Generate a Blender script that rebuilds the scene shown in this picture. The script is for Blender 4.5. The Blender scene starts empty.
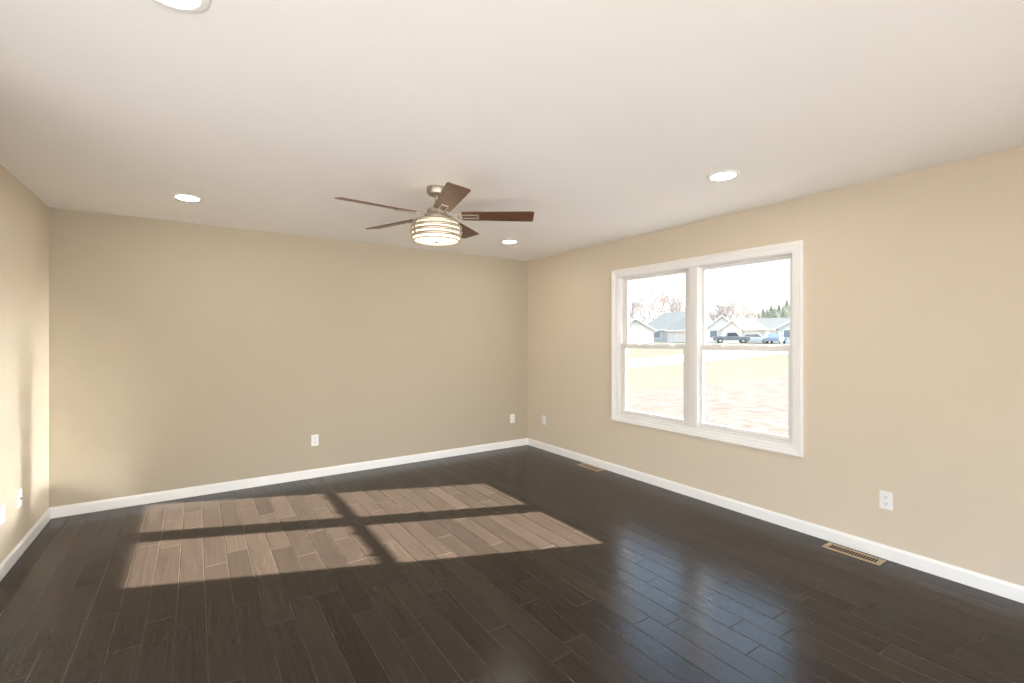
import bpy, bmesh, math, random
from mathutils import Vector, Matrix
R = math.radians
C = bpy.context.scene.collection
S = bpy.context.scene

# ------------------------------------------------------------------ camera
F_PX, YAW, CAM_H = 469.76, 0.59178, 1.4093
cam_d = bpy.data.cameras.new('camera')
cam = bpy.data.objects.new('camera', cam_d); C.objects.link(cam)
cam.location = (0, 0, CAM_H)
cam.rotation_euler = (R(90), 0, -YAW)
cam_d.sensor_width = 36.0
cam_d.lens = F_PX / 1024 * 36.0
cam_d.shift_y = -(341.5 - 338.68) / 1024
cam_d.clip_start = 0.02; cam_d.clip_end = 1000
S.camera = cam

# ------------------------------------------------------------------ exposure
S.view_settings.view_transform = 'Standard'
S.view_settings.look = 'None'
S.view_settings.exposure = 0.12
S.view_settings.gamma = 1.0
S.view_settings.use_curve_mapping = False
cy = S.cycles
cy.use_denoising = True
cy.max_bounces = 10; cy.diffuse_bounces = 6; cy.glossy_bounces = 4; cy.transparent_max_bounces = 12
cy.sample_clamp_indirect = 0.0
cy.blur_glossy = 0.0

# ------------------------------------------------------------------ sky
w = bpy.data.worlds.new('sky'); S.world = w; w.use_nodes = True
nt = w.node_tree; nt.nodes.clear()
out = nt.nodes.new('ShaderNodeOutputWorld'); bg = nt.nodes.new('ShaderNodeBackground')
tc = nt.nodes.new('ShaderNodeTexCoord'); sep = nt.nodes.new('ShaderNodeSeparateXYZ')
rp = nt.nodes.new('ShaderNodeValToRGB')
rp.color_ramp.elements[0].position = 0.0; rp.color_ramp.elements[0].color = (0.36, 0.36, 0.355, 1)
rp.color_ramp.elements[1].position = 0.45; rp.color_ramp.elements[1].color = (0.52, 0.72, 0.98, 1)
e = rp.color_ramp.elements.new(0.16); e.color = (0.36, 0.375, 0.385, 1)
nt.links.new(tc.outputs['Generated'], sep.inputs[0]); nt.links.new(sep.outputs['Z'], rp.inputs[0])
nt.links.new(rp.outputs[0], bg.inputs[0]); bg.inputs[1].default_value = 4.6
nt.links.new(bg.outputs[0], out.inputs[0])

# ------------------------------------------------------------------ sun
SUN_DIR = Vector((-2.03, 0.822, -1.0)).normalized()
sd = bpy.data.lights.new('sun', 'SUN'); sd.energy = 70.0; sd.angle = R(0.53); sd.color = (1.0, 0.99, 0.97)
so = bpy.data.objects.new('sun', sd); C.objects.link(so)
so.rotation_euler = SUN_DIR.to_track_quat('-Z', 'Y').to_euler(); so.location = (30, -12, 16)

# ------------------------------------------------------------------ added fill lights standing in for daylight at the unseen openings
XR, XL, YB, YF, H = 3.668, -0.958, 5.080, -1.8, 2.44
def area(name, loc, direction, sx, sy, energy, color):
    l = bpy.data.lights.new(name, 'AREA'); l.shape = 'RECTANGLE'; l.size = sx; l.size_y = sy
    l.energy = energy; l.color = color
    o = bpy.data.objects.new(name, l); C.objects.link(o); o.location = loc
    o.rotation_euler = Vector(direction).to_track_quat('-Z', 'Z').to_euler()
    return o
la = area('fill_patio_opening', (XL - 0.30, 0.55, 1.08), (1, 0.80, 0.18), 3.2, 1.95, 45.0, (1.0, 0.97, 0.93))
lb_ = area('fill_rear_opening', (1.35, YF - 0.30, 1.08), (0.0, 1, 0.16), 3.4, 1.95, 31.0, (1.0, 0.97, 0.93))
la.data.spread = R(130); lb_.data.spread = R(70)

# ------------------------------------------------------------------ node helpers
class NT:
    def __init__(s, name):
        s.m = bpy.data.materials.new(name); s.m.use_nodes = True
        s.t = s.m.node_tree; s.b = s.t.nodes['Principled BSDF']; s.o = s.t.nodes['Material Output']
    def n(s, typ, **kw):
        nd = s.t.nodes.new(typ)
        for k, v in kw.items():
            if k.startswith('i_'):
                nd.inputs[k[2:].replace('_', ' ')].default_value = v
            else: setattr(nd, k, v)
        return nd
    def l(s, a, b): s.t.links.new(a, b)
    def coords(s, scale=(1, 1, 1)):
        t = s.n('ShaderNodeTexCoord'); mp = s.n('ShaderNodeMapping'); mp.inputs['Scale'].default_value = scale
        s.l(t.outputs['Object'], mp.inputs[0]); return mp.outputs[0]
    def ramp(s, src, stops):
        r = s.n('ShaderNodeValToRGB'); cr = r.color_ramp
        while len(cr.elements) < len(stops): cr.elements.new(0.5)
        for e, (p, c) in zip(cr.elements, stops): e.position = p; e.color = (*c, 1)
        s.l(src, r.inputs[0]); return r.outputs[0]
    def bump(s, src, strength, dist=0.01):
        b = s.n('ShaderNodeBump'); b.inputs['Strength'].default_value = strength; b.inputs['Distance'].default_value = dist
        s.l(src, b.inputs['Height']); s.l(b.outputs[0], s.b.inputs['Normal']); return b

def mat(name, col, rough=0.5, metal=0.0, var=0.06, scale=8.0, bump=0.0, bscale=60.0, emit=0.0, ecol=None, spec=0.5):
    m = NT(name); b = m.b
    co = m.coords()
    nz = m.n('ShaderNodeTexNoise'); nz.inputs['Scale'].default_value = scale; nz.inputs['Detail'].default_value = 4
    m.l(co, nz.inputs[0])
    lo = tuple(max(0, c * (1 - var)) for c in col); hi = tuple(min(1, c * (1 + var)) for c in col)
    m.l(m.ramp(nz.outputs[0], [(0.3, lo), (0.7, hi)]), b.inputs['Base Color'])
    b.inputs['Roughness'].default_value = rough; b.inputs['Metallic'].default_value = metal
    b.inputs['Specular IOR Level'].default_value = spec
    if bump:
        n2 = m.n('ShaderNodeTexNoise'); n2.inputs['Scale'].default_value = bscale; n2.inputs['Detail'].default_value = 3
        m.l(co, n2.inputs[0]); m.bump(n2.outputs[0], bump, 0.002)
    if emit:
        b.inputs['Emission Color'].default_value = (*(ecol or col), 1); b.inputs['Emission Strength'].default_value = emit
    return m.m

M_wall = mat('tan_wall_paint', (0.64, 0.56, 0.445), 0.75, var=0.012, scale=1.2, bump=0.12, bscale=320, spec=0.25)
M_wall_back = mat('shaded_wall_paint', (0.455, 0.395, 0.305), 0.75, var=0.012, scale=1.2, bump=0.12, bscale=320, spec=0.25)  # same paint as the other walls, the back wall's shade put into its colour
M_ceil = mat('white_ceiling_paint', (0.88, 0.865, 0.835), 0.9, var=0.01, scale=1.0, bump=0.1, bscale=200, spec=0.15)
M_trim = mat('white_trim_paint', (0.84, 0.835, 0.82), 0.35, var=0.015, scale=6)
M_vinyl = mat('white_vinyl', (0.74, 0.725, 0.705), 0.35, var=0.01, scale=5)
M_gasket = mat('grey_gasket', (0.25, 0.25, 0.24), 0.6)
M_plate = mat('white_plastic', (0.82, 0.82, 0.80), 0.3, var=0.01)
M_slot = mat('dark_slot', (0.02, 0.02, 0.02), 0.6)
M_reg = mat('maple_register', (0.42, 0.31, 0.195), 0.45, var=0.12, scale=30)
M_dark = mat('duct_shade_black', (0.012, 0.010, 0.009), 0.8)
M_nickel = mat('brushed_nickel', (0.43, 0.385, 0.335), 0.50, metal=1.0, var=0.05, scale=60, bump=0.05, bscale=200)
M_nickel_band = mat('satin_nickel_band', (0.50, 0.44, 0.36), 0.42, metal=0.75, var=0.05, scale=60)
M_glow = mat('frosted_lamp_glass', (0.9, 0.86, 0.76), 0.4, var=0.01, emit=1.35, ecol=(1.0, 0.80, 0.50))
M_lens = mat('recessed_lamp_lens', (0.9, 0.9, 0.86), 0.4, var=0.01, emit=88.0, ecol=(1.0, 0.93, 0.82))
M_extwall = mat('outer_sheathing', (0.6, 0.6, 0.58), 0.8)

# dark hand scraped wood: one tone per plank, grain along the plank
def wood_floor():
    m = NT('espresso_plank_floor')
    at = m.n('ShaderNodeAttribute'); at.attribute_name = 'tone'
    tc = m.n('ShaderNodeTexCoord')
    off = m.n('ShaderNodeVectorMath', operation='SCALE'); off.inputs['Scale'].default_value = 37.0
    m.l(at.outputs['Vector'], off.inputs[0])
    add = m.n('ShaderNodeVectorMath', operation='ADD'); m.l(tc.outputs['Object'], add.inputs[0]); m.l(off.outputs[0], add.inputs[1])
    mp = m.n('ShaderNodeMapping'); mp.inputs['Scale'].default_value = (110, 3.0, 1); m.l(add.outputs[0], mp.inputs[0])
    g = m.n('ShaderNodeTexNoise'); g.inputs['Scale'].default_value = 1.0; g.inputs['Detail'].default_value = 7; g.inputs['Roughness'].default_value = 0.65
    g.inputs['Distortion'].default_value = 0.4
    m.l(mp.outputs[0], g.inputs[0])
    mp2 = m.n('ShaderNodeMapping'); mp2.inputs['Scale'].default_value = (6, 1.1, 1); m.l(add.outputs[0], mp2.inputs[0])
    g2 = m.n('ShaderNodeTexNoise'); g2.inputs['Scale'].default_value = 1.0; g2.inputs['Detail'].default_value = 4; m.l(mp2.outputs[0], g2.inputs[0])
    ca = m.ramp(g.outputs[0], [(0.25, (0.0205, 0.0137, 0.0097)), (0.52, (0.0330, 0.0228, 0.0166)), (0.80, (0.049, 0.0356, 0.0270))])
    mul = m.n('ShaderNodeMath', operation='MULTIPLY_ADD'); m.l(at.outputs['Fac'], mul.inputs[0]); mul.inputs[1].default_value = 0.75; mul.inputs[2].default_value = 0.62
    mul2 = m.n('ShaderNodeMath', operation='MULTIPLY_ADD'); m.l(g2.outputs[0], mul2.inputs[0]); mul2.inputs[1].default_value = 0.35; mul2.inputs[2].default_value = 0.82
    mm = m.n('ShaderNodeMath', operation='MULTIPLY'); m.l(mul.outputs[0], mm.inputs[0]); m.l(mul2.outputs[0], mm.inputs[1])
    sc = m.n('ShaderNodeVectorMath', operation='SCALE'); m.l(ca, sc.inputs[0]); m.l(mm.outputs[0], sc.inputs['Scale'])
    m.l(sc.outputs[0], m.b.inputs['Base Color'])
    rr = m.n('ShaderNodeMapRange'); rr.inputs[1].default_value = 0.3; rr.inputs[2].default_value = 0.7
    rr.inputs[3].default_value = 0.20; rr.inputs[4].default_value = 0.27
    m.l(g.outputs[0], rr.inputs[0]); m.l(rr.outputs[0], m.b.inputs['Roughness'])
    m.b.inputs['Specular IOR Level'].default_value = 0.20
    # hand scraped ripples across the plank + fine grain
    mp3 = m.n('ShaderNodeMapping'); mp3.inputs['Scale'].default_value = (9, 50, 1); m.l(add.outputs[0], mp3.inputs[0])
    g3 = m.n('ShaderNodeTexNoise'); g3.inputs['Scale'].default_value = 1.0; g3.inputs['Detail'].default_value = 2; m.l(mp3.outputs[0], g3.inputs[0])
    b1 = m.n('ShaderNodeBump'); b1.inputs['Strength'].default_value = 0.55; b1.inputs['Distance'].default_value = 0.0012; m.l(g3.outputs[0], b1.inputs['Height'])
    b2 = m.n('ShaderNodeBump'); b2.inputs['Strength'].default_value = 0.4; b2.inputs['Distance'].default_value = 0.0003; m.l(g.outputs[0], b2.inputs['Height'])
    m.l(b1.outputs[0], b2.inputs['Normal']); m.l(b2.outputs[0], m.b.inputs['Normal'])
    return m.m
M_floor = wood_floor()
M_edge = mat('pale_plank_edge', (0.050, 0.038, 0.028), 0.40, var=0.3, scale=9)  # bevel faces, a paler tone than the boards

def wood_blade():
    m = NT('walnut_blade')
    g = m.n('ShaderNodeTexNoise'); g.inputs['Scale'].default_value = 1.0; g.inputs['Detail'].default_value = 5
    m.l(m.coords((5, 70, 20)), g.inputs[0])
    m.l(m.ramp(g.outputs[0], [(0.3, (0.075, 0.029, 0.013)), (0.7, (0.145, 0.060, 0.028))]), m.b.inputs['Base Color'])
    m.b.inputs['Roughness'].default_value = 0.36
    m.bump(g.outputs[0], 0.1, 0.001)
    return m.m
M_blade = wood_blade()

def glass_pane():
    m = NT('window_glass'); m.t.nodes.remove(m.b)
    tr = m.n('ShaderNodeBsdfTransparent'); tr.inputs[0].default_value = (0.97, 0.98, 0.975, 1)
    gl = m.n('ShaderNodeBsdfGlossy'); gl.inputs['Roughness'].default_value = 0.02
    fr = m.n('ShaderNodeFresnel'); fr.inputs[0].default_value = 1.45
    # rays are not bent in a thin pane, so both faces reflect alike
    gm = m.n('ShaderNodeNewGeometry'); mr = m.n('ShaderNodeMapRange'); mr.inputs[3].default_value = 1.45; mr.inputs[4].default_value = 1 / 1.45
    m.l(gm.outputs['Backfacing'], mr.inputs[0]); m.l(mr.outputs[0], fr.inputs[0])
    mx = m.n('ShaderNodeMixShader'); m.l(fr.outputs[0], mx.inputs[0]); m.l(tr.outputs[0], mx.inputs[1]); m.l(gl.outputs[0], mx.inputs[2])
    m.l(mx.outputs[0], m.o.inputs[0]); return m.m
M_glass = glass_pane()

# ------------------------------------------------------------------ mesh helpers
def link(name, bm, m, parent=None, smooth=None, bevel=0.0):
    me = bpy.data.meshes.new(name); bmesh.ops.recalc_face_normals(bm, faces=bm.faces[:]); bm.to_mesh(me); bm.free()
    for x in (m if isinstance(m, (list, tuple)) else [m]): me.materials.append(x)
    if smooth is not None:
        for p in me.polygons: p.use_smooth = True
        try: me.set_sharp_from_angle(angle=R(smooth))
        except Exception: pass
    o = bpy.data.objects.new(name, me); C.objects.link(o)
    if parent: o.parent = parent
    if bevel:
        b = o.modifiers.new('bevel', 'BEVEL'); b.width = bevel; b.segments = 2; b.limit_method = 'ANGLE'
    return o
def tag(o, label=None, cat=None, group=None, kind=None):
    if label: o['label'] = label
    if cat: o['category'] = cat
    if group: o['group'] = group
    if kind: o['kind'] = kind
    return o
def empty(name, loc=(0, 0, 0), rz=0.0):
    o = bpy.data.objects.new(name, None); C.objects.link(o); o.location = loc; o.rotation_euler = (0, 0, rz)
    o.empty_display_size = 0.1; return o
def kids(o): return [c for c in bpy.data.objects if c.parent == o]
def copy_tree(o, parent=None):
    c = o.copy(); C.objects.link(c)
    if parent: c.parent = parent
    for ch in kids(o):
        if ch != c: copy_tree(ch, c)
    return c
def box(bm, x0, x1, y0, y1, z0, z1, mtx=None, mi=0):
    v = [bm.verts.new(Vector(p) if mtx is None else mtx @ Vector(p)) for p in
         ((x0,y0,z0),(x1,y0,z0),(x1,y1,z0),(x0,y1,z0),(x0,y0,z1),(x1,y0,z1),(x1,y1,z1),(x0,y1,z1))]
    for f in ((0,3,2,1),(4,5,6,7),(0,1,5,4),(1,2,6,5),(2,3,7,6),(3,0,4,7)):
        bm.faces.new([v[i] for i in f]).material_index = mi
    return v
def lathe(bm, prof, n=48, c=(0, 0, 0), close=False):
    """prof: list of (r, z) revolved about z."""
    rings = []
    for r, z in prof:
        if r < 1e-6: rings.append([bm.verts.new((c[0], c[1], c[2] + z))])
        else: rings.append([bm.verts.new((c[0] + r*math.cos(2*math.pi*k/n), c[1] + r*math.sin(2*math.pi*k/n), c[2] + z)) for k in range(n)])
    seq = list(zip(rings, rings[1:])) + ([(rings[-1], rings[0])] if close else [])
    for a, b in seq:
        for k in range(n):
            k2 = (k + 1) % n
            if len(a) == 1 and len(b) == 1: continue
            if len(a) == 1: bm.faces.new((a[0], b[k], b[k2]))
            elif len(b) == 1: bm.faces.new((a[k], a[k2], b[0]))
            else: bm.faces.new((a[k], a[k2], b[k2], b[k]))
def prism(bm, pts, depth, mtx=None, axis='y', mi=0):
    """pts polygon in (a, b); extruded 0..depth along the third axis."""
    def P(a, b, d):
        p = {'y': (a, d, b), 'x': (d, a, b), 'z': (a, b, d)}[axis]
        return bm.verts.new(Vector(p) if mtx is None else mtx @ Vector(p))
    d0, d1 = depth if isinstance(depth, tuple) else (0, depth)
    A = [P(a, b, d0) for a, b in pts]; B = [P(a, b, d1) for a, b in pts]
    f = [bm.faces.new(A[::-1]), bm.faces.new(B)]
    n = len(pts)
    for i in range(n): f.append(bm.faces.new((A[i], A[(i+1) % n], B[(i+1) % n], B[i])))
    for x in f: x.material_index = mi
def frame_boxes(bm, x0, x1, y0, y1, z0, z1, wl, wr, wb, wt):
    """rectangular ring in the y-z plane between x0 and x1"""
    box(bm, x0, x1, y0, y0 + wl, z0, z1); box(bm, x0, x1, y1 - wr, y1, z0, z1)
    box(bm, x0, x1, y0 + wl, y1 - wr, z0, z0 + wb); box(bm, x0, x1, y0 + wl, y1 - wr, z1 - wt, z1)
def wall_with_holes(bm, axis, p0, p1, a0, a1, z0, z1, holes):
    """wall slab p0..p1 on `axis`, spanning a0..a1 on the other axis, with rectangular holes (a,b,zlo,zhi)"""
    def B(a, b, zl, zh):
        if b - a < 1e-5 or zh - zl < 1e-5: return
        if axis == 'x': box(bm, p0, p1, a, b, zl, zh)
        else: box(bm, a, b, p0, p1, zl, zh)
    cur = a0
    for (ha, hb, hl, hh) in sorted(holes):
        B(cur, ha, z0, z1); B(ha, hb, z0, hl); B(ha, hb, hh, z1); cur = hb
    B(cur, a1, z0, z1)

# ------------------------------------------------------------------ room shell
T = 0.12
WY0, WY1, WZ0, WZ1 = 1.722, 3.468, 0.619, 2.058          # window opening in the right wall
bm = bmesh.new(); wall_with_holes(bm, 'x', XR, XR + T, YF, YB, -0.02, H, [(WY0, WY1, WZ0, WZ1)])
tag(link('wall_right', bm, M_wall), kind='structure')
bm = bmesh.new(); box(bm, XL - T, XR + T, YB, YB + T, -0.02, H)
tag(link('wall_back', bm, M_wall_back), kind='structure')
bm = bmesh.new(); wall_with_holes(bm, 'x', XL - T, XL, YF, YB, -0.02, H, [(-1.25, 2.35, 0.02, 2.10)])
tag(link('wall_left', bm, M_wall), kind='structure')
bm = bmesh.new(); wall_with_holes(bm, 'y', YF - T, YF, XL - T, XR + T, -0.02, H, [(-0.35, 3.05, 0.02, 2.10)])
tag(link('wall_front', bm, M_wall), kind='structure')
bm = bmesh.new(); box(bm, XL - T, XR + T, YF - T, YB + T, H, H + 0.2)
tag(link('ceiling', bm, M_ceil), kind='structure')

# floor: every plank a bevelled board inside one mesh, planks run along y
random.seed(11)
PW, X0P = 0.1245, -0.582
bm = bmesh.new(); tl = bm.verts.layers.float_vector.new('tone')
box(bm, XL - T, XR + T, YF - T, YB + T, -0.12, -0.012)
for v in bm.verts: v[tl] = (0.2, 0.2, 0.2)
i0 = math.floor((XL - X0P) / PW); i1 = math.ceil((XR - X0P) / PW)
G, BV, DP = 0.0006, 0.0022, 0.0012
for i in range(i0, i1):
    xa = max(XL, X0P + i * PW); xb = min(XR, X0P + (i + 1) * PW)
    y = YF - random.uniform(0, 1.0)
    while y < YB:
        L = random.choice((0.38, 0.55, 0.75, 0.95, 1.2, 1.2)) * random.uniform(0.92, 1.08)
        ya, yb = max(y, YF), min(y + L, YB); y += L
        if yb - ya < 0.03: continue
        tn = min(1, max(0, random.gauss(0.45, 0.26)))
        t3 = (tn, random.random(), random.random())
        a, b, c_, d = xa + G, xb - G, ya + G, yb - G
        top = [bm.verts.new(p) for p in ((a+BV, c_+BV, 0), (b-BV, c_+BV, 0), (b-BV, d-BV, 0), (a+BV, d-BV, 0))]
        mid = [bm.verts.new(p) for p in ((a, c_, -DP), (b, c_, -DP), (b, d, -DP), (a, d, -DP))]
        bot = [bm.verts.new(p) for p in ((a, c_, -0.012), (b, c_, -0.012), (b, d, -0.012), (a, d, -0.012))]
        for v in top + mid + bot: v[tl] = t3
        bm.faces.new(top)
        for q in range(4):
            r = (q + 1) % 4
            bm.faces.new((mid[q], mid[r], top[r], top[q])).material_index = 1; bm.faces.new((bot[q], bot[r], mid[r], mid[q]))
fl = tag(link('floor', bm, [M_floor, M_edge]), kind='structure')

# baseboards
BH, BT = 0.086, 0.014
prof = [(0, 0), (BT, 0), (BT, BH - 0.018), (BT - 0.003, BH - 0.010), (BT - 0.007, BH - 0.004), (0.004, BH), (0, BH)]
def baseboard(name, p0, p1, nx, ny):
    """profile swept from p0 to p1; (nx, ny) points into the room"""
    bm = bmesh.new(); A = []; B = []
    for d, z in prof:
        A.append(bm.verts.new((p0[0] + nx * d, p0[1] + ny * d, z))); B.append(bm.verts.new((p1[0] + nx * d, p1[1] + ny * d, z)))
    n = len(prof)
    bm.faces.new(A); bm.faces.new(B[::-1])
    for i in range(n): bm.faces.new((A[i], A[(i+1) % n], B[(i+1) % n], B[i]))
    return tag(link(name, bm, M_trim), kind='structure')
baseboard('baseboard_back', (XL, YB), (XR, YB), 0, -1)
baseboard('baseboard_right', (XR, YF), (XR, YB - BT), -1, 0)
baseboard('baseboard_left', (XL, 2.45), (XL, YB - BT), 1, 0)

# casings of the two openings behind the camera
bm = bmesh.new()
box(bm, XL, XL + 0.018, -1.32, -1.25, 0, 2.17); box(bm, XL, XL + 0.018, 2.35, 2.42, 0, 2.17); box(bm, XL, XL + 0.018, -1.25, 2.35, 2.10, 2.17)
tag(link('trim_1', bm, M_trim, bevel=0.003), kind='structure')
bm = bmesh.new()
box(bm, -0.42, -0.35, YF, YF + 0.018, 0, 2.17); box(bm, 3.05, 3.12, YF, YF + 0.018, 0, 2.17); box(bm, -0.35, 3.05, YF, YF + 0.018, 2.10, 2.17)
tag(link('trim_2', bm, M_trim, bevel=0.003), kind='structure')

# ------------------------------------------------------------------ window in the right wall
win = tag(empty('window_1', (XR, 2.60, 1.34)), kind='structure')
def wpart(name, bm, m, parent=win, **kw):
    for v in bm.verts: v.co -= Vector((XR, 2.60, 1.34))
    return link(name, bm, m, parent, **kw)
# moulded casing: three stepped flat bands with mitred corners
def ring(bm, y0, y1, z0, z1, steps):
    """steps: list of (inset from outer edge, projection into the room)"""
    loops = []
    for ins, pr in steps:
        loops.append([bm.verts.new((XR - pr, a, b)) for a, b in ((y0+ins, z0+ins), (y1-ins, z0+ins), (y1-ins, z1-ins), (y0+ins, z1-ins))])
    for a, b in zip(loops, loops[1:]):
        for k in range(4): bm.faces.new((a[k], a[(k+1) % 4], b[(k+1) % 4], b[k]))
    a, b = loops[-1], loops[0]
    for k in range(4): bm.faces.new((a[k], a[(k+1) % 4], b[(k+1) % 4], b[k]))
bm = bmesh.new()
ring(bm, 1.655, 3.543, 0.547, 2.128, [(0, 0), (0, 0.017), (0.004, 0.020), (0.016, 0.020), (0.020, 0.016), (0.036, 0.016), (0.040, 0.012), (0.064, 0.010), (0.072, 0.008), (0.072, 0)])
wpart('window_casing', bm, M_trim)
# jamb liner and outer unit frame
bm = bmesh.new()
frame_boxes(bm, XR - 0.004, XR + T + 0.01, WY0, WY1, WZ0, WZ1, 0.010, 0.010, 0.010, 0.010)
frame_boxes(bm, XR + 0.012, XR + 0.100, WY0 + 0.010, WY1 - 0.010, WZ0 + 0.010, WZ1 - 0.010, 0.006, 0.008, 0.006, 0.006)
frame_boxes(bm, XR + 0.083, XR + 0.104, WY0 + 0.016, WY1 - 0.018, WZ0 + 0.016, WZ1 - 0.016, 0.006, 0.006, 0.008, 0.006)
wpart('window_frame', bm, M_vinyl, bevel=0.0015)
bm = bmesh.new()
box(bm, XR - 0.010, XR + 0.095, 2.522, 2.612, WZ0 + 0.010, WZ1 - 0.010)
box(bm, XR - 0.014, XR - 0.010, 2.534, 2.600, WZ0 + 0.014, WZ1 - 0.014)
wpart('mullion', bm, M_vinyl, bevel=0.002)
def sashes(y0, y1, gy0, gy1):
    """y0..y1 the clear bay, gy0..gy1 the glass"""
    # upper sash, in the outer track
    bm = bmesh.new(); x0, x1 = XR + 0.056, XR + 0.082
    frame_boxes(bm, x0, x1, y0, y1, 1.320, WZ1 - 0.016, gy0 - y0, y1 - gy1, 0.040, 0.026)
    up = wpart('upper_sash', bm, M_vinyl, bevel=0.002)
    bm = bmesh.new(); box(bm, x0 + 0.010, x0 + 0.016, gy0 - 0.004, gy1 + 0.004, 1.356, WZ1 - 0.038)
    wpart('glass_pane', bm, M_glass, up)
    bm = bmesh.new(); frame_boxes(bm, x0 + 0.002, x0 + 0.008, gy0, gy1, 1.360, WZ1 - 0.042, 0.003, 0.003, 0.003, 0.003)
    wpart('glazing_bead', bm, M_vinyl, up)
    # lower sash, in the inner track
    bm = bmesh.new(); x0, x1 = XR + 0.024, XR + 0.052
    frame_boxes(bm, x0, x1, y0, y1, WZ0 + 0.016, 1.350, gy0 - y0, y1 - gy1, 0.038, 0.038)
    box(bm, x0 - 0.008, x0, y0 + 0.02, y1 - 0.02, WZ0 + 0.030, WZ0 + 0.036)      # lift rail
    lo = wpart('lower_sash', bm, M_vinyl, bevel=0.002)
    bm = bmesh.new(); box(bm, x0 + 0.010, x0 + 0.016, gy0 - 0.004, gy1 + 0.004, WZ0 + 0.050, 1.315)
    wpart('glass_pane', bm, M_glass, lo)
    yc = (gy0 + gy1) / 2
    for k in (-0.2, 0.2):
        bm = bmesh.new()
        box(bm, x0 + 0.002, x1 + 0.002, yc + k - 0.028, yc + k + 0.028, 1.350, 1.356)
        lathe(bm, [(0, 0), (0.011, 0), (0.011, 0.007), (0, 0.008)], 16, (x0 + 0.014, yc + k, 1.356))
        box(bm, x0 - 0.006, x0 + 0.016, yc + k - 0.004, yc + k + 0.022, 1.358, 1.363)
        wpart('sash_lock', bm, M_vinyl, lo)
    for yy in (y0 + 0.008, y1 - 0.016):
        bm = bmesh.new(); box(bm, x0 + 0.004, x0 + 0.02, yy, yy + 0.008, 1.350, 1.354)
        wpart('tilt_latch', bm, M_gasket, lo)
sashes(WY0 + 0.016, 2.522, 1.773, 2.492)
sashes(2.612, WY1 - 0.018, 2.688, 3.388)

# ------------------------------------------------------------------ outlet plates
def outlet(name, coax=False):
    """plate lies in local x-z, faces local -y"""
    r = empty(name)
    bm = bmesh.new()
    prism(bm, [(-0.035, -0.054), (-0.032, -0.057), (0.032, -0.057), (0.035, -0.054), (0.035, 0.054), (0.032, 0.057), (-0.032, 0.057), (-0.035, 0.054)], (-0.003, 0))
    box(bm, -0.031, 0.031, -0.0055, -0.003, -0.053, 0.053)
    p = link('cover_plate', bm, M_plate, r, bevel=0.001)
    def disc(bm, cx, cz, rad, y0, y1, n=20, sq=1.0):
        prism(bm, [(cx + rad * math.cos(2*math.pi*k/n), cz + sq * rad * math.sin(2*math.pi*k/n)) for k in range(n)], (y0, y1))
    if coax:
        bm = bmesh.new(); disc(bm, 0, 0, 0.0085, -0.008, -0.0055, 6); disc(bm, 0, 0, 0.005, -0.016, -0.008)
        link('coax_jack', bm, M_gasket, r)
    else:
        for cz in (-0.0205, 0.0205):
            bm = bmesh.new(); disc(bm, 0, cz, 0.0175, -0.0075, -0.0055, 24, 0.82)
            rc = link('receptacle', bm, M_plate, r)
            bm = bmesh.new()
            box(bm, -0.0080, -0.0055, -0.0079, -0.0075, cz - 0.001, cz + 0.008)
            box(bm, 0.0055, 0.0080, -0.0079, -0.0075, cz - 0.001, cz + 0.008)
            disc(bm, 0, cz - 0.0075, 0.0028, -0.0079, -0.0075, 10)
            link('slots', bm, M_slot, rc)
    for cz in ((-0.042, 0.042) if coax else (0.0,)):
        bm = bmesh.new(); disc(bm, 0, cz, 0.0028, -0.0068, -0.0055, 12)
        link('screw', bm, M_plate, r)
    return r
o1 = outlet('wall_outlet'); o1.location = (1.001, YB, 0.377)
tag(o1, 'white duplex outlet on the back wall, behind the sunlit patch of floor', 'outlet', 'duplex outlets low on the walls')
def place_outlet(x, y, z, rz, label):
    c = copy_tree(o1); c.location = (x, y, z); c.rotation_euler = (0, 0, rz); c['label'] = label; return c
place_outlet(3.421, YB, 0.368, 0, 'white duplex outlet on the back wall close to the right corner')
place_outlet(XR, 1.161, 0.374, R(-90), 'white duplex outlet on the right wall above the nearer floor register')
place_outlet(XL, 4.010, 0.367, R(90), 'white duplex outlet on the left wall, cut by the picture edge')
place_outlet(XR, 4.729, 0.374, R(-90), 'white duplex outlet on the right wall between corner and window')
cx = outlet('coax_outlet', True); cx.location = (XL, 4.335, 0.366); cx.rotation_euler = (0, 0, R(90))
tag(cx, 'white coax cable plate with one dark jack on the left wall', 'outlet', 'duplex outlets low on the walls')
del cx['group']

# ------------------------------------------------------------------ floor registers
def register(L, W):
    r = empty('floor_register'); b = 0.020
    bm = bmesh.new()
    box(bm, -W/2, -W/2 + b, -L/2, L/2, 0, 0.006); box(bm, W/2 - b, W/2, -L/2, L/2, 0, 0.006)
    box(bm, -W/2 + b, W/2 - b, -L/2, -L/2 + 0.030, 0, 0.006); box(bm, -W/2 + b, W/2 - b, L/2 - 0.030, L/2, 0, 0.006)
    link('register_frame', bm, M_reg, r, bevel=0.0015)
    bm = bmesh.new(); box(bm, -W/2 + b, W/2 - b, -L/2 + 0.030, L/2 - 0.030, 0.0002, 0.0010)  # black plate on the floor, coloured as the shade inside the duct
    link('duct_shade_plate', bm, M_dark, r)
    bm = bmesh.new(); n = 17; l0 = -L/2 + 0.030; st = (L - 0.06) / n
    for k in range(n):
        y = l0 + (k + 1) * st
        if k < n - 1: box(bm, -W/2 + b, W/2 - b, y - 0.0014, y + 0.0014, 0.001, 0.0040)
    link('slats', bm, M_reg, r)
    return r
g1 = register(0.325, 0.112); g1.location = (3.570, 1.308, 0.0)
tag(g1, 'tan wooden floor register on dark planks, nearer one, below the right wall outlet', 'floor register', 'floor registers along the right wall')
g2 = copy_tree(g1); g2.location = (3.580, 3.785, 0.0)
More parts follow.
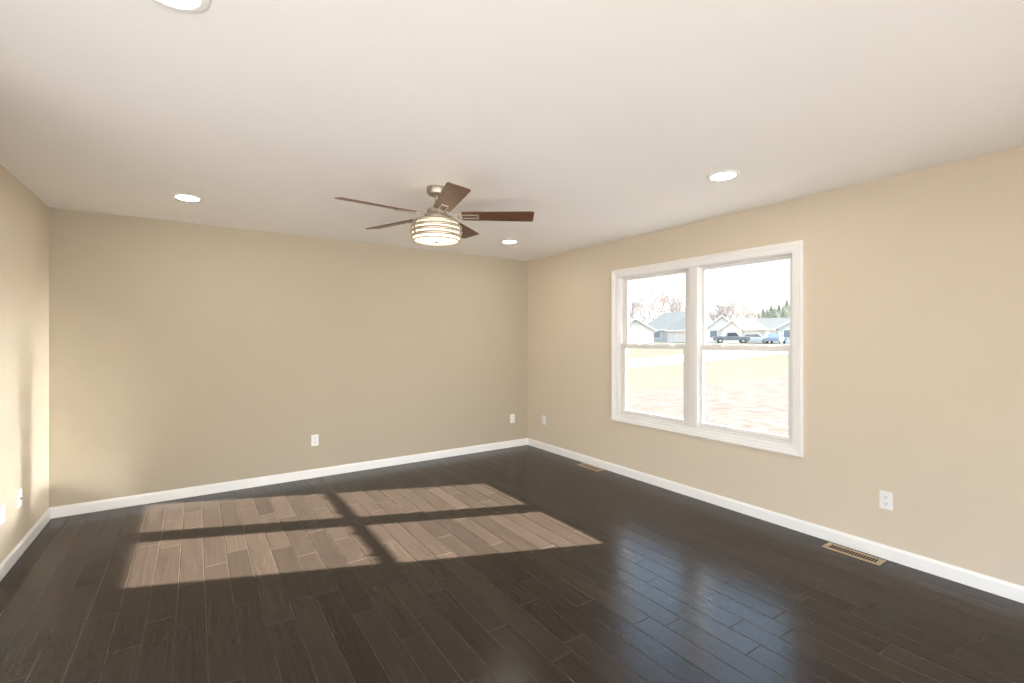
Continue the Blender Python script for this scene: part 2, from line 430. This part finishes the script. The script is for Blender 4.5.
g2['label'] = 'tan wooden floor register on dark planks, farther one, left of the window'

# ------------------------------------------------------------------ recessed lamps
def recessed():
    r = empty('recessed_light')
    bm = bmesh.new()
    lathe(bm, [(0.070, -0.0005), (0.073, -0.006), (0.088, -0.007), (0.096, -0.004), (0.098, 0.0), (0.070, 0.0)], 56)
    link('trim_ring', bm, M_trim, r, smooth=30)
    bm = bmesh.new(); lathe(bm, [(0.0, -0.0040), (0.05, -0.0034), (0.0705, -0.0020), (0.0705, -0.0004), (0, -0.0004)], 56)
    link('lens', bm, M_lens, r, smooth=30)
    return r
q = recessed(); q.location = (-0.062, 1.713, H)
tag(q, 'round recessed ceiling light at the top left, cut by the picture edge', 'ceiling light', 'round recessed ceiling lights')
for p, lb in (((2.765, 1.722), 'round recessed ceiling light above the right part of the window'),
              ((-0.052, 4.172), 'round recessed ceiling light near the left wall, above the back wall'),
              ((2.763, 4.158), 'small round recessed ceiling light right of the fan, near the far corner')):
    c = copy_tree(q); c.location = (p[0], p[1], H); c['label'] = lb

# ------------------------------------------------------------------ ceiling fan
FX, FY = 1.362, 2.950
fan = tag(empty('ceiling_fan', (FX, FY, H)), 'five-bladed ceiling fan with walnut blades, nickel motor and banded drum lamp', 'ceiling fan')
def fz(z): return z - H
bm = bmesh.new(); lathe(bm, [(0, 0), (0.064, 0), (0.066, -0.004), (0.066, -0.030), (0.062, -0.036), (0.060, -0.048), (0.040, -0.058), (0.022, -0.060), (0, -0.060)], 48)
link('canopy', bm, M_nickel, fan, smooth=35)
bm = bmesh.new(); lathe(bm, [(0, -0.056), (0.0125, -0.056), (0.0125, -0.150), (0.024, -0.151), (0.024, -0.166), (0, -0.166)], 24)
link('downrod', bm, M_nickel, fan, smooth=35)
bm = bmesh.new(); lathe(bm, [(0, -0.140), (0.030, -0.141), (0.055, -0.147), (0.064, -0.153), (0.066, -0.176), (0.074, -0.182), (0.082, -0.190), (0.086, -0.205), (0.086, -0.218), (0.082, -0.224), (0, -0.224)], 48)
link('motor_housing', bm, M_nickel, fan, smooth=35)
ZB = 2.250
# blade local: x radial, pitched about x
blade0 = None
for k in range(5):
    az = R(-32.0 + 72 * k)
    if k == 0:
        bm = bmesh.new()
        # arm from the housing, then a rectangular loop under the blade root
        box(bm, 0.070, 0.150, -0.012, 0.012, -0.006, 0.000)
        x0, x1, hw, t = 0.145, 0.290, 0.026, 0.0075
        box(bm, x0, x0 + 0.016, -hw, hw, -0.012, -0.005); box(bm, x1 - t, x1, -hw, hw, -0.012, -0.005)
        box(bm, x0 + 0.016, x1 - t, -hw, -hw + t, -0.012, -0.005); box(bm, x0 + 0.016, x1 - t, hw - t, hw, -0.012, -0.005)
        for sx in (0.185, 0.280):
            for sy in (-0.022, 0.022): lathe(bm, [(0, -0.014), (0.004, -0.013), (0.004, -0.005), (0, -0.005)], 10, (sx, sy, 0))
        arm0 = link('blade_bracket', bm, M_nickel, fan, bevel=0.0015)
        bm = bmesh.new()
        pts = []
        def corner(cx_, cy_, r_, a0):
            for j in range(5):
                a = a0 + j * math.pi / 8
                pts.append((cx_ + r_ * math.cos(a), cy_ + r_ * math.sin(a)))
        corner(0.664 - 0.012, 0.070 - 0.012, 0.012, 0); corner(0.172 + 0.014, 0.058 - 0.014, 0.014, math.pi/2)
        corner(0.172 + 0.014, -0.058 + 0.014, 0.014, math.pi); corner(0.664 - 0.012, -0.070 + 0.012, 0.012, 3*math.pi/2)
        prism(bm, pts, (-0.005, 0.0015), axis='z')
        blade0 = link('blade', bm, M_blade, fan, bevel=0.001)
        arm, bl = arm0, blade0
    else:
        arm = arm0.copy(); C.objects.link(arm); arm.parent = fan
        bl = blade0.copy(); C.objects.link(bl); bl.parent = fan
    for o in (arm, bl):
        o.location = (0, 0, fz(ZB))
        o.rotation_mode = 'QUATERNION'
        o.rotation_quaternion = (Matrix.Rotation(az, 3, 'Z') @ Matrix.Rotation(R(-12.5), 3, 'X')).to_quaternion()
# drum lamp: frosted glass inside four rolled metal hoops
bm = bmesh.new(); lathe(bm, [(0.0, -0.232), (0.142, -0.234), (0.158, -0.262), (0.163, -0.300), (0.158, -0.345), (0.152, -0.360), (0.10, -0.366), (0, -0.369)], 64)
link('lamp_glass', bm, M_glow, fan, smooth=40)
bm = bmesh.new(); lathe(bm, [(0.0, -0.222), (0.094, -0.222), (0.106, -0.225), (0.110, -0.231), (0.094, -0.232), (0, -0.232)], 64)
link('lamp_cap', bm, M_nickel, fan, smooth=35)
for (r_, z_) in ((0.157, -0.243), (0.169, -0.274), (0.172, -0.305), (0.166, -0.336), (0.155, -0.364)):
    bm = bmesh.new(); n = 10; hh = 0.0115 if z_ > -0.35 else 0.004
    pr = [(r_ - 0.006, z_ + hh * 0.8)] + [(r_ - 0.004 + 0.008 * math.cos(a), z_ + hh * math.sin(a)) for a in [R(80 - 160 * j / n) for j in range(n + 1)]] + [(r_ - 0.006, z_ - hh * 0.8)]
    lathe(bm, pr, 72, close=True)
    link('shade_band', bm, M_nickel_band, fan, smooth=50)
for a in (-50, 70, 190):
    bm = bmesh.new(); mt = Matrix.Rotation(R(a), 4, 'Z')
    rr = ((0.160, -0.240), (0.176, -0.274), (0.179, -0.305), (0.170, -0.338))
    for (ra, za), (rb, zb) in zip(rr, rr[1:]):
        vs = [bm.verts.new(mt @ Vector(p)) for p in ((ra, -0.009, za), (ra, 0.009, za), (rb, 0.009, zb), (rb, -0.009, zb),
                                                      (ra - 0.004, -0.009, za), (ra - 0.004, 0.009, za), (rb - 0.004, 0.009, zb), (rb - 0.004, -0.009, zb))]
        for f in ((0,1,2,3),(7,6,5,4),(0,4,5,1),(3,2,6,7),(0,3,7,4),(1,5,6,2)): bm.faces.new([vs[i] for i in f])
    st = link('shade_strap', bm, M_nickel, fan)
    for zc, rc in ((-0.274, 0.176), (-0.305, 0.179)):
        bm = bmesh.new(); n = 12; ring_ = [bm.verts.new(mt @ Vector((rc + 0.002, 0.0055 * math.cos(2*math.pi*j/n), zc + 0.0055 * math.sin(2*math.pi*j/n)))) for j in range(n)]
        c0 = bm.verts.new(mt @ Vector((rc + 0.004, 0, zc)))
        for j in range(n): bm.faces.new((ring_[j], ring_[(j+1) % n], c0))
        link('strap_screw', bm, M_gasket, st)
bm = bmesh.new(); lathe(bm, [(0, -0.366), (0.010, -0.367), (0.012, -0.372), (0.007, -0.378), (0, -0.381)], 20)
link('finial', bm, M_nickel, fan, smooth=40)

# ================================================================== OUTDOORS
sY, cY = math.sin(YAW), math.cos(YAW)
def gz(x, y):
    t = min(1, max(0, (x - 18) / 46.0)); return -0.42 + 1.12 * t * t * (3 - 2 * t)
def spot(u, D):
    """ground point seen in image column u at camera depth D"""
    t = (u - 512) / F_PX; x = D * (sY + t * cY); y = D * (cY - t * sY)
    return Vector((x, y, gz(x, y)))

def ground_mat():
    m = NT('dormant_lawn')
    g = m.n('ShaderNodeNewGeometry'); sp = m.n('ShaderNodeSeparateXYZ'); m.l(g.outputs['Position'], sp.inputs[0])
    nz = m.n('ShaderNodeTexNoise'); nz.inputs['Scale'].default_value = 0.35; nz.inputs['Detail'].default_value = 5; m.l(g.outputs['Position'], nz.inputs[0])
    nf = m.n('ShaderNodeTexNoise'); nf.inputs['Scale'].default_value = 3.0; nf.inputs['Detail'].default_value = 6; nf.inputs['Roughness'].default_value = 0.8; m.l(g.outputs['Position'], nf.inputs[0])
    straw = m.ramp(nf.outputs[0], [(0.36, (0.074, 0.058, 0.046)), (0.50, (0.096, 0.080, 0.068)), (0.62, (0.110, 0.098, 0.088))])
    green = m.ramp(nf.outputs[0], [(0.3, (0.086, 0.078, 0.056)), (0.7, (0.102, 0.092, 0.072))])
    # green strip between y = 12 and 20 m
    ad = m.n('ShaderNodeMath', operation='MULTIPLY_ADD'); m.l(nz.outputs[0], ad.inputs[0]); ad.inputs[1].default_value = 3.0; m.l(sp.outputs['Y'], ad.inputs[2])
    mr = m.n('ShaderNodeMapRange'); m.l(ad.outputs[0], mr.inputs[0]); mr.inputs[1].default_value = 12.2; mr.inputs[2].default_value = 14.0
    mix = m.n('ShaderNodeMix', data_type='RGBA'); m.l(mr.outputs[0], mix.inputs[0]); m.l(straw, mix.inputs[6]); m.l(green, mix.inputs[7])
    m.l(mix.outputs[2], m.b.inputs['Base Color']); m.b.inputs['Roughness'].default_value = 0.95; m.b.inputs['Specular IOR Level'].default_value = 0.0
    return m.m
M_ground = ground_mat()
M_conc = mat('pale_concrete', (0.153, 0.150, 0.144), 0.85, var=0.08, scale=1.0, spec=0.0)
bm = bmesh.new(); vs = {}
NX, NY = 60, 40
for i in range(NX + 1):
    for j in range(NY + 1):
        x = -120 + 320 * i / NX; y = -90 + 260 * j / NY
        vs[i, j] = bm.verts.new((x, y, gz(x, y)))
for i in range(NX):
    for j in range(NY): bm.faces.new((vs[i, j], vs[i+1, j], vs[i+1, j+1], vs[i, j+1]))
tag(link('ground', bm, M_ground, smooth=60), kind='structure')
def strip(name, near, far, x0, x1, label, lift=0.03):
    bm = bmesh.new(); n = 40; A = []; B = []
    for k in range(n + 1):
        x = x0 + (x1 - x0) * k / n
        A.append(bm.verts.new((x, near(x), gz(x, 0) + lift))); B.append(bm.verts.new((x, far(x), gz(x, 0) + lift)))
    for k in range(n): bm.faces.new((A[k], A[k+1], B[k+1], B[k]))
    ext = bmesh.ops.extrude_face_region(bm, geom=bm.faces[:])
    for v in ext['geom']:
        if isinstance(v, bmesh.types.BMVert): v.co.z -= 0.12
    return tag(link(name, bm, M_conc), kind='structure')
strip('trim_street', lambda x: 20.0, lambda x: 25.5 + 0.10 * (x - 27), 6, 150, 'street')
bpy.data.objects['trim_street'].name = 'street'
for o_ in (bpy.data.objects['street'],): o_['kind'] = 'structure'

M_sidA = mat('pale_siding', (0.703, 0.646, 0.570), 0.8, var=0.03)
M_sidB = mat('grey_siding', (0.476, 0.446, 0.408), 0.8, var=0.04)
M_sidC = mat('tan_siding', (0.595, 0.518, 0.451), 0.8, var=0.04)
M_roofG = mat('grey_shingles', (0.238, 0.216, 0.185), 0.95, var=0.12, scale=3, spec=0.0)
M_roofD = mat('dark_shingles', (0.17, 0.157, 0.138), 0.95, var=0.12, scale=3, spec=0.0)
M_roofT = mat('weathered_shingles', (0.30, 0.285, 0.27), 0.95, var=0.12, scale=3, spec=0.0)
M_fascia = mat('white_fascia', (0.807, 0.760, 0.703), 0.6)
M_door = mat('garage_door_paint', (0.80, 0.74, 0.67), 0.6)
M_pane = mat('dark_window', (0.175, 0.189, 0.203), 0.3)

def gable(root, x0, x1, y0, y1, hw, hr, siding, roof_m, ov=0.4, ridge='y'):
    """wing with walls up to hw and a gabled roof up to hr; ridge along local y (gable to the front) or x"""
    bm = bmesh.new()
    if ridge == 'y':
        xc = (x0 + x1) / 2
        prism(bm, [(x0, -0.6), (x1, -0.6), (x1, hw), (xc, hr - 0.12), (x0, hw)], (y0, y1))
    else:
        yc = (y0 + y1) / 2
        prism(bm, [(y0, -0.6), (y1, -0.6), (y1, hw), (yc, hr - 0.12), (y0, hw)], (x0, x1), axis='x')
    link('wall', bm, siding, root)
    bm = bmesh.new(); th = 0.16
    if ridge == 'y':
        xc = (x0 + x1) / 2; s = (hr - hw) / (xc - x0)
        e = hw - s * ov
        prism(bm, [(x0 - ov, e), (xc, hr), (x1 + ov, e), (x1 + ov, e + th), (xc, hr + th), (x0 - ov, e + th)], (y0 - ov, y1 + ov))
    else:
        yc = (y0 + y1) / 2; s = (hr - hw) / (yc - y0); e = hw - s * ov
        prism(bm, [(y0 - ov, e), (yc, hr), (y1 + ov, e), (y1 + ov, e + th), (yc, hr + th), (y0 - ov, e + th)], (x0 - ov, x1 + ov), axis='x')
    rf = link('roof', bm, roof_m, root)
    bm = bmesh.new()
    if ridge == 'y':
        prism(bm, [(x0 - ov, e - 0.05), (xc, hr - 0.05), (x1 + ov, e - 0.05), (x1 + ov, e + th + .03), (xc, hr + th + .03), (x0 - ov, e + th + .03)], (y0 - ov - 0.05, y0 - ov))
    else:
        box(bm, x0 - ov, x1 + ov, y0 - ov - 0.06, y0 - ov, e - 0.02, e + th)
    link('fascia', bm, M_fascia, rf)
def hip(root, x0, x1, y0, y1, hw, hr, siding, roof_m, run, ov=0.4):
    bm = bmesh.new(); box(bm, x0, x1, y0, y1, -0.6, hw); link('wall', bm, siding, root)
    bm = bmesh.new(); yc = (y0 + y1) / 2; a, b, c, d = x0 - ov, x1 + ov, y0 - ov, y1 + ov; z = hw - 0.15
    lo = [bm.verts.new(p) for p in ((a, c, z - .15), (b, c, z - .15), (b, d, z - .15), (a, d, z - .15))]
    md = [bm.verts.new(p) for p in ((a, c, z), (b, c, z), (b, d, z), (a, d, z))]
    r0 = bm.verts.new((a + run, yc, hr)); r1 = bm.verts.new((b - run, yc, hr))
    bm.faces.new(lo[::-1])
    for k in range(4): bm.faces.new((lo[k], lo[(k+1) % 4], md[(k+1) % 4], md[k]))
    bm.faces.new((md[0], md[1], r1, r0)); bm.faces.new((md[2], md[3], r0, r1)); bm.faces.new((md[3], md[0], r0)); bm.faces.new((md[1], md[2], r1))
    rf = link('roof', bm, roof_m, root)
    bm = bmesh.new(); box(bm, a, b, c - 0.05, c, z - 0.18, z + 0.03); link('fascia', bm, M_fascia, rf)
def opening(root, name, x0, x1, z0, z1, y, m, frame=True, rows=0):
    bm = bmesh.new(); box(bm, x0, x1, y - 0.05, y + 0.02, z0, z1)
    for k in range(1, rows):
        z = z0 + (z1 - z0) * k / rows; box(bm, x0, x1, y - 0.07, y - 0.05, z - 0.015, z + 0.015)
    o = link(name, bm, m, root)
    if frame:
        bm = bmesh.new(); t = 0.10
        box(bm, x0 - t, x0, y - 0.08, y, z0 - t, z1 + t); box(bm, x1, x1 + t, y - 0.08, y, z0 - t, z1 + t)
        box(bm, x0, x1, y - 0.08, y, z1, z1 + t); box(bm, x0, x1, y - 0.08, y, z0 - t, z0)
        link('frame', bm, M_fascia, o)
def house(u, D, turn, label, group=None):
    """root at the front-centre of the house; local -y looks back towards our street side"""
    p = spot(u, D); a = math.atan2(p.y, p.x) - math.pi / 2 + R(turn)
    r = empty('house', p, a); tag(r, label, 'house', 'houses across the street'); return r
PXM = lambda D: D / F_PX
# A: pale gable at the far left
h = house(637, 72, 4, 'pale house with a white front gable at the left edge of the window view')
gable(h, -3.0, 2.5, 0, 8, 2.15, 3.75, M_sidA, M_roofG); opening(h, 'garage_door', -2.6, 1.6, 0, 2.0, 0, M_door, rows=4)
gable(h, -7.5, -0.6, 2.5, 10, 2.3, 4.1, M_sidA, M_roofG)
# B: broad grey hip roof with a tan wing
h = house(668, 96, -8, 'low house with a broad grey roof beside the pale gabled house')
hip(h, -5.8, 9.5, 2.0, 13, 2.75, 6.5, M_sidB, M_roofG, 4.4)
hip(h, 0.2, 9.0, -2.5, 6, 2.5, 5.0, M_sidC, M_roofD, 3.0)
opening(h, 'window', -3.2, -1.8, 0.9, 2.1, 2.0, M_pane); opening(h, 'garage_door', 2.0, 6.4, 0, 2.1, -2.5, M_sidC, rows=4)
# C: double gable house with garage
h = house(727, 78, 2, 'house with two white front gables behind the parked pickup truck')
gable(h, -3.1, 1.6, 1.2, 9, 2.55, 4.55, M_sidA, M_roofT); gable(h, -0.9, 2.2, 0, 4, 2.35, 3.65, M_sidC, M_roofT, ov=0.3)
hip(h, 0.6, 6.0, 4, 11, 2.5, 4.3, M_sidB, M_roofT, 2.0)
opening(h, 'garage_door', -0.5, 1.8, 0, 2.0, 0, M_door, rows=4); opening(h, 'window', -2.6, -1.5, 0.9, 2.1, 1.2, M_pane)
# D: long grey-roofed house
h = house(766, 96, 3, 'long low house with a dark grey roof right of the two gables')
hip(h, -5.0, 8.2, 0, 9, 2.75, 5.1, M_sidB, M_roofD, 2.4)
opening(h, 'window', -3.2, -1.8, 0.9, 2.0, 0, M_pane); opening(h, 'window', 1.6, 3.0, 0.9, 2.0, 0, M_pane); opening(h, 'door', -0.4, 0.6, 0, 2.05, 0, M_door)
# E: pale gable at the right edge
h = house(801, 70, -2, 'pale gabled house at the right edge of the window view')
gable(h, -3.0, 4.4, 0, 9, 2.3, 4.5, M_sidA, M_roofG); opening(h, 'window', -2.2, -1.4, 0.9, 2.0, 0, M_pane); opening(h, 'window', 0.3, 1.4, 0.9, 2.1, 0, M_pane)

# vehicles
M_carD = mat('dark_car_paint', (0.22, 0.215, 0.20), 0.7, spec=0.1); M_carW = mat('silver_car_paint', (0.58, 0.56, 0.53), 0.6, spec=0.1)
M_carB = mat('blue_car_paint', (0.28, 0.31, 0.36), 0.7, spec=0.1); M_tyre = mat('black_rubber', (0.03, 0.03, 0.03), 0.8)
M_cg = mat('car_glass', (0.05, 0.06, 0.07), 0.08); M_rim = mat('alloy_rim', (0.5, 0.5, 0.5), 0.3, metal=0.8)
def wheels(r, xs, hw, rad):
    for x in xs:
        for s in (-1, 1):
            n = 24; bm = bmesh.new()
            prism(bm, [(x + rad * math.cos(2*math.pi*k/n), rad + rad * math.sin(2*math.pi*k/n)) for k in range(n)], (s*hw - 0.10, s*hw + 0.10))
            wh = link('wheel', bm, M_tyre, r)
            bm = bmesh.new()
            prism(bm, [(x + .6*rad * math.cos(2*math.pi*k/n), rad + .6*rad * math.sin(2*math.pi*k/n)) for k in range(n)], (s*hw - 0.115, s*hw + 0.115))
            link('rim', bm, M_rim, wh)
def car(name, u, D, turn, body, roofp, winp, paint, label, cat, L, rad=0.33, hw=0.88):
    p = spot(u, D); r = empty(name, p, math.atan2(p.y, p.x) - math.pi / 2 + R(turn)); tag(r, label, cat)
    bm = bmesh.new(); prism(bm, body, (-hw, hw)); link('body', bm, paint, r, bevel=0.05)
    bm = bmesh.new(); prism(bm, roofp, (-hw + 0.10, hw - 0.10)); link('cabin', bm, paint, r, bevel=0.04)
    bm = bmesh.new(); prism(bm, winp, (-hw + 0.085, hw - 0.085)); link('side_windows', bm, M_cg, r)
    wheels(r, (-L * 0.31, L * 0.31), hw - 0.08, rad)
    return r
car('pickup_truck', 731, 74, 6, [(-2.6, .45), (2.6, .45), (2.65, .75), (2.55, 1.0), (1.2, 1.08), (-2.6, 1.08)],
    [(-0.7, 1.0), (1.25, 1.0), (0.7, 1.72), (-0.55, 1.72)], [(-0.55, 1.1), (1.0, 1.1), (0.62, 1.62), (-0.45, 1.62)], M_carD,
    'dark grey pickup truck parked before the double gabled house', 'truck', 5.2, 0.38, 0.95)
car('parked_car', 755, 75, 0, [(-2.2, .35), (2.2, .35), (2.25, .65), (2.0, .88), (-2.2, .95)],
    [(-1.9, .85), (1.2, .85), (0.5, 1.5), (-1.3, 1.5)], [(-1.7, .95), (0.95, .95), (0.42, 1.42), (-1.2, 1.42)], M_carW,
    'silver car parked to the right of the dark pickup truck', 'car', 4.4)
car('parked_car', 776, 67, 78, [(-2.1, .35), (2.1, .35), (2.15, .65), (1.9, .85), (-2.1, .9)],
    [(-1.8, .8), (1.1, .8), (0.5, 1.4), (-1.2, 1.4)], [(-1.6, .92), (0.9, .92), (0.42, 1.33), (-1.1, 1.33)], M_carB,
    'small blue car parked near the long grey-roofed house', 'car', 4.2)

# mailbox post by the street
p = spot(711.5, 33)
mb = tag(empty('mailbox', p, R(-30)), 'thin grey mailbox on a post beside the street', 'mailbox')
bm = bmesh.new(); box(bm, -0.05, 0.05, -0.05, 0.05, -0.1, 1.0); link('post', bm, M_sidA, mb)
bm = bmesh.new(); prism(bm, [(-0.09, 1.0), (0.09, 1.0), (0.09, 1.12), (0.06, 1.19), (0, 1.22), (-0.06, 1.19), (-0.09, 1.12)], (-0.25, 0.25)); link('box', bm, M_sidA, mb)

# trees
M_bark = mat('pale_bark', (0.34, 0.31, 0.295), 0.9, var=0.15, spec=0.0)
M_twig = mat('russet_twigs', (0.324, 0.270, 0.243), 0.9, var=0.15, spec=0.0)
M_ever = mat('hazy_evergreen_needles', (0.46, 0.46, 0.37), 0.95, var=0.2, scale=1.5, spec=0.0)  # needle colour paled to imitate haze over the distance
def bare_tree_mesh(seed, hgt):
    rnd = random.Random(seed); bt = bmesh.new(); tw = bmesh.new()
    def seg(bm, a, b, ra, rb):
        d = (b - a).normalized(); s = d.orthogonal().normalized(); t = d.cross(s)
        A = [bm.verts.new(a + ra * (s * math.cos(k * 2.0944) + t * math.sin(k * 2.0944))) for k in range(3)]
        B = [bm.verts.new(b + rb * (s * math.cos(k * 2.0944) + t * math.sin(k * 2.0944))) for k in range(3)]
        for k in range(3): bm.faces.new((A[k], A[(k+1) % 3], B[(k+1) % 3], B[k]))
    def grow(p, d, L, r, lv):
        q = p + d * L; seg(bt if lv < 3 else tw, p, q, r, r * 0.68)
        if lv >= 6: return
        n = 3 if lv < 2 else rnd.choice((2, 3))
        for k in range(n):
            ax = Vector((rnd.gauss(0, 1), rnd.gauss(0, 1), rnd.gauss(0, 1))).normalized()
            nd = (d + ax * rnd.uniform(0.45, 0.8) + Vector((0, 0, 0.12))).normalized()
            st = q if k == 0 else p.lerp(q, rnd.uniform(0.5, 1.0))
            grow(st, nd, L * rnd.uniform(0.68, 0.86), r * 0.62, lv + 1)
    grow(Vector((0, 0, -0.4)), Vector((rnd.uniform(-.05, .05), rnd.uniform(-.05, .05), 1)).normalized(), hgt * 0.24, hgt * 0.019, 0)
    def mk(bm, nm, m):
        me = bpy.data.meshes.new(nm); bm.to_mesh(me); bm.free(); me.materials.append(m); return me
    return mk(bt, 'trunk', M_bark), mk(tw, 'twigs', M_twig)
variants = [bare_tree_mesh(s, 12.0) for s in (3, 8, 21)]
TREES = [(629, 122, 1.4), (638, 140, 1.65), (646, 122, 1.4), (653, 160, 2.1), (660, 130, 1.9), (667, 150, 1.9), (674, 126, 1.25), (682, 146, 1.35), (690, 126, 1.1),
         (707, 122, .9), (714, 142, 1.2), (722, 124, 1.2), (730, 144, 1.5), (738, 124, 1.35), (745, 146, 1.4), (752, 126, 1.05), (759, 150, 1.2)]
for k, (u, D, s) in enumerate(TREES):
    p = spot(u, D); r = empty('bare_tree', p, k * 1.7); r.scale = (s, s, s)
    side = 'left' if u < 695 else 'right'
    tag(r, f'leafless russet-twigged tree behind the houses, seen through the {side} half of the window', 'tree', f'bare trees behind the houses in the {side} half of the window')
    a, b = variants[k % 3]
    for nm, me in (('trunk', a), ('twigs', b)):
        o = bpy.data.objects.new(nm, me); C.objects.link(o); o.parent = r
def evergreen_mesh(seed):
    rnd = random.Random(seed); bm = bmesh.new()
    for k in range(1500):
        t = rnd.random() ** 1.15; z = 0.8 + 8.4 * t; rad = (2.3 * (1 - t) ** 1.1 + 0.05) * math.sqrt(rnd.random()); a = rnd.uniform(0, 6.283)
        p = Vector((rad * math.cos(a), rad * math.sin(a), z)); s = rnd.uniform(0.16, 0.34) * (1.15 - 0.6 * t)
        d1 = Vector((math.cos(a), math.sin(a), rnd.uniform(-.5, .1))).normalized(); d2 = Vector((-math.sin(a), math.cos(a), rnd.uniform(-.4, .4)))
        v = [bm.verts.new(p + d1 * s * 1.5), bm.verts.new(p + d2 * s * .5), bm.verts.new(p - d1 * s * .6), bm.verts.new(p - d2 * s * .5 + Vector((0, 0, .1)))]
        bm.faces.new(v)
    me = bpy.data.meshes.new('foliage'); bm.to_mesh(me); bm.free(); me.materials.append(M_ever)
    bt = bmesh.new(); lathe(bt, [(0.16, -0.4), (0.12, 4), (0.03, 9)], 8); mt = bpy.data.meshes.new('trunk'); bt.to_mesh(mt); bt.free(); mt.materials.append(M_bark)
    return me, mt
ev = [evergreen_mesh(5), evergreen_mesh(6)]
for k, (u, D, s) in enumerate([(759, 122, .8), (763, 130, .98), (767, 120, .9), (771, 130, 1.08), (775, 120, .95), (779, 130, 1.1), (783, 121, 1.0), (787, 131, 1.25), (792, 122, 1.2)]):
    p = spot(u, D); r = empty('evergreen_tree', p, k * 2.1); r.scale = (s * 1.2, s * 1.2, s)
    tag(r, 'grey-green evergreen tree behind the long grey-roofed house', 'tree', 'evergreens behind the long grey-roofed house')
    for nm, me in zip(('foliage', 'trunk'), ev[k % 2]):
        o = bpy.data.objects.new(nm, me); C.objects.link(o); o.parent = r
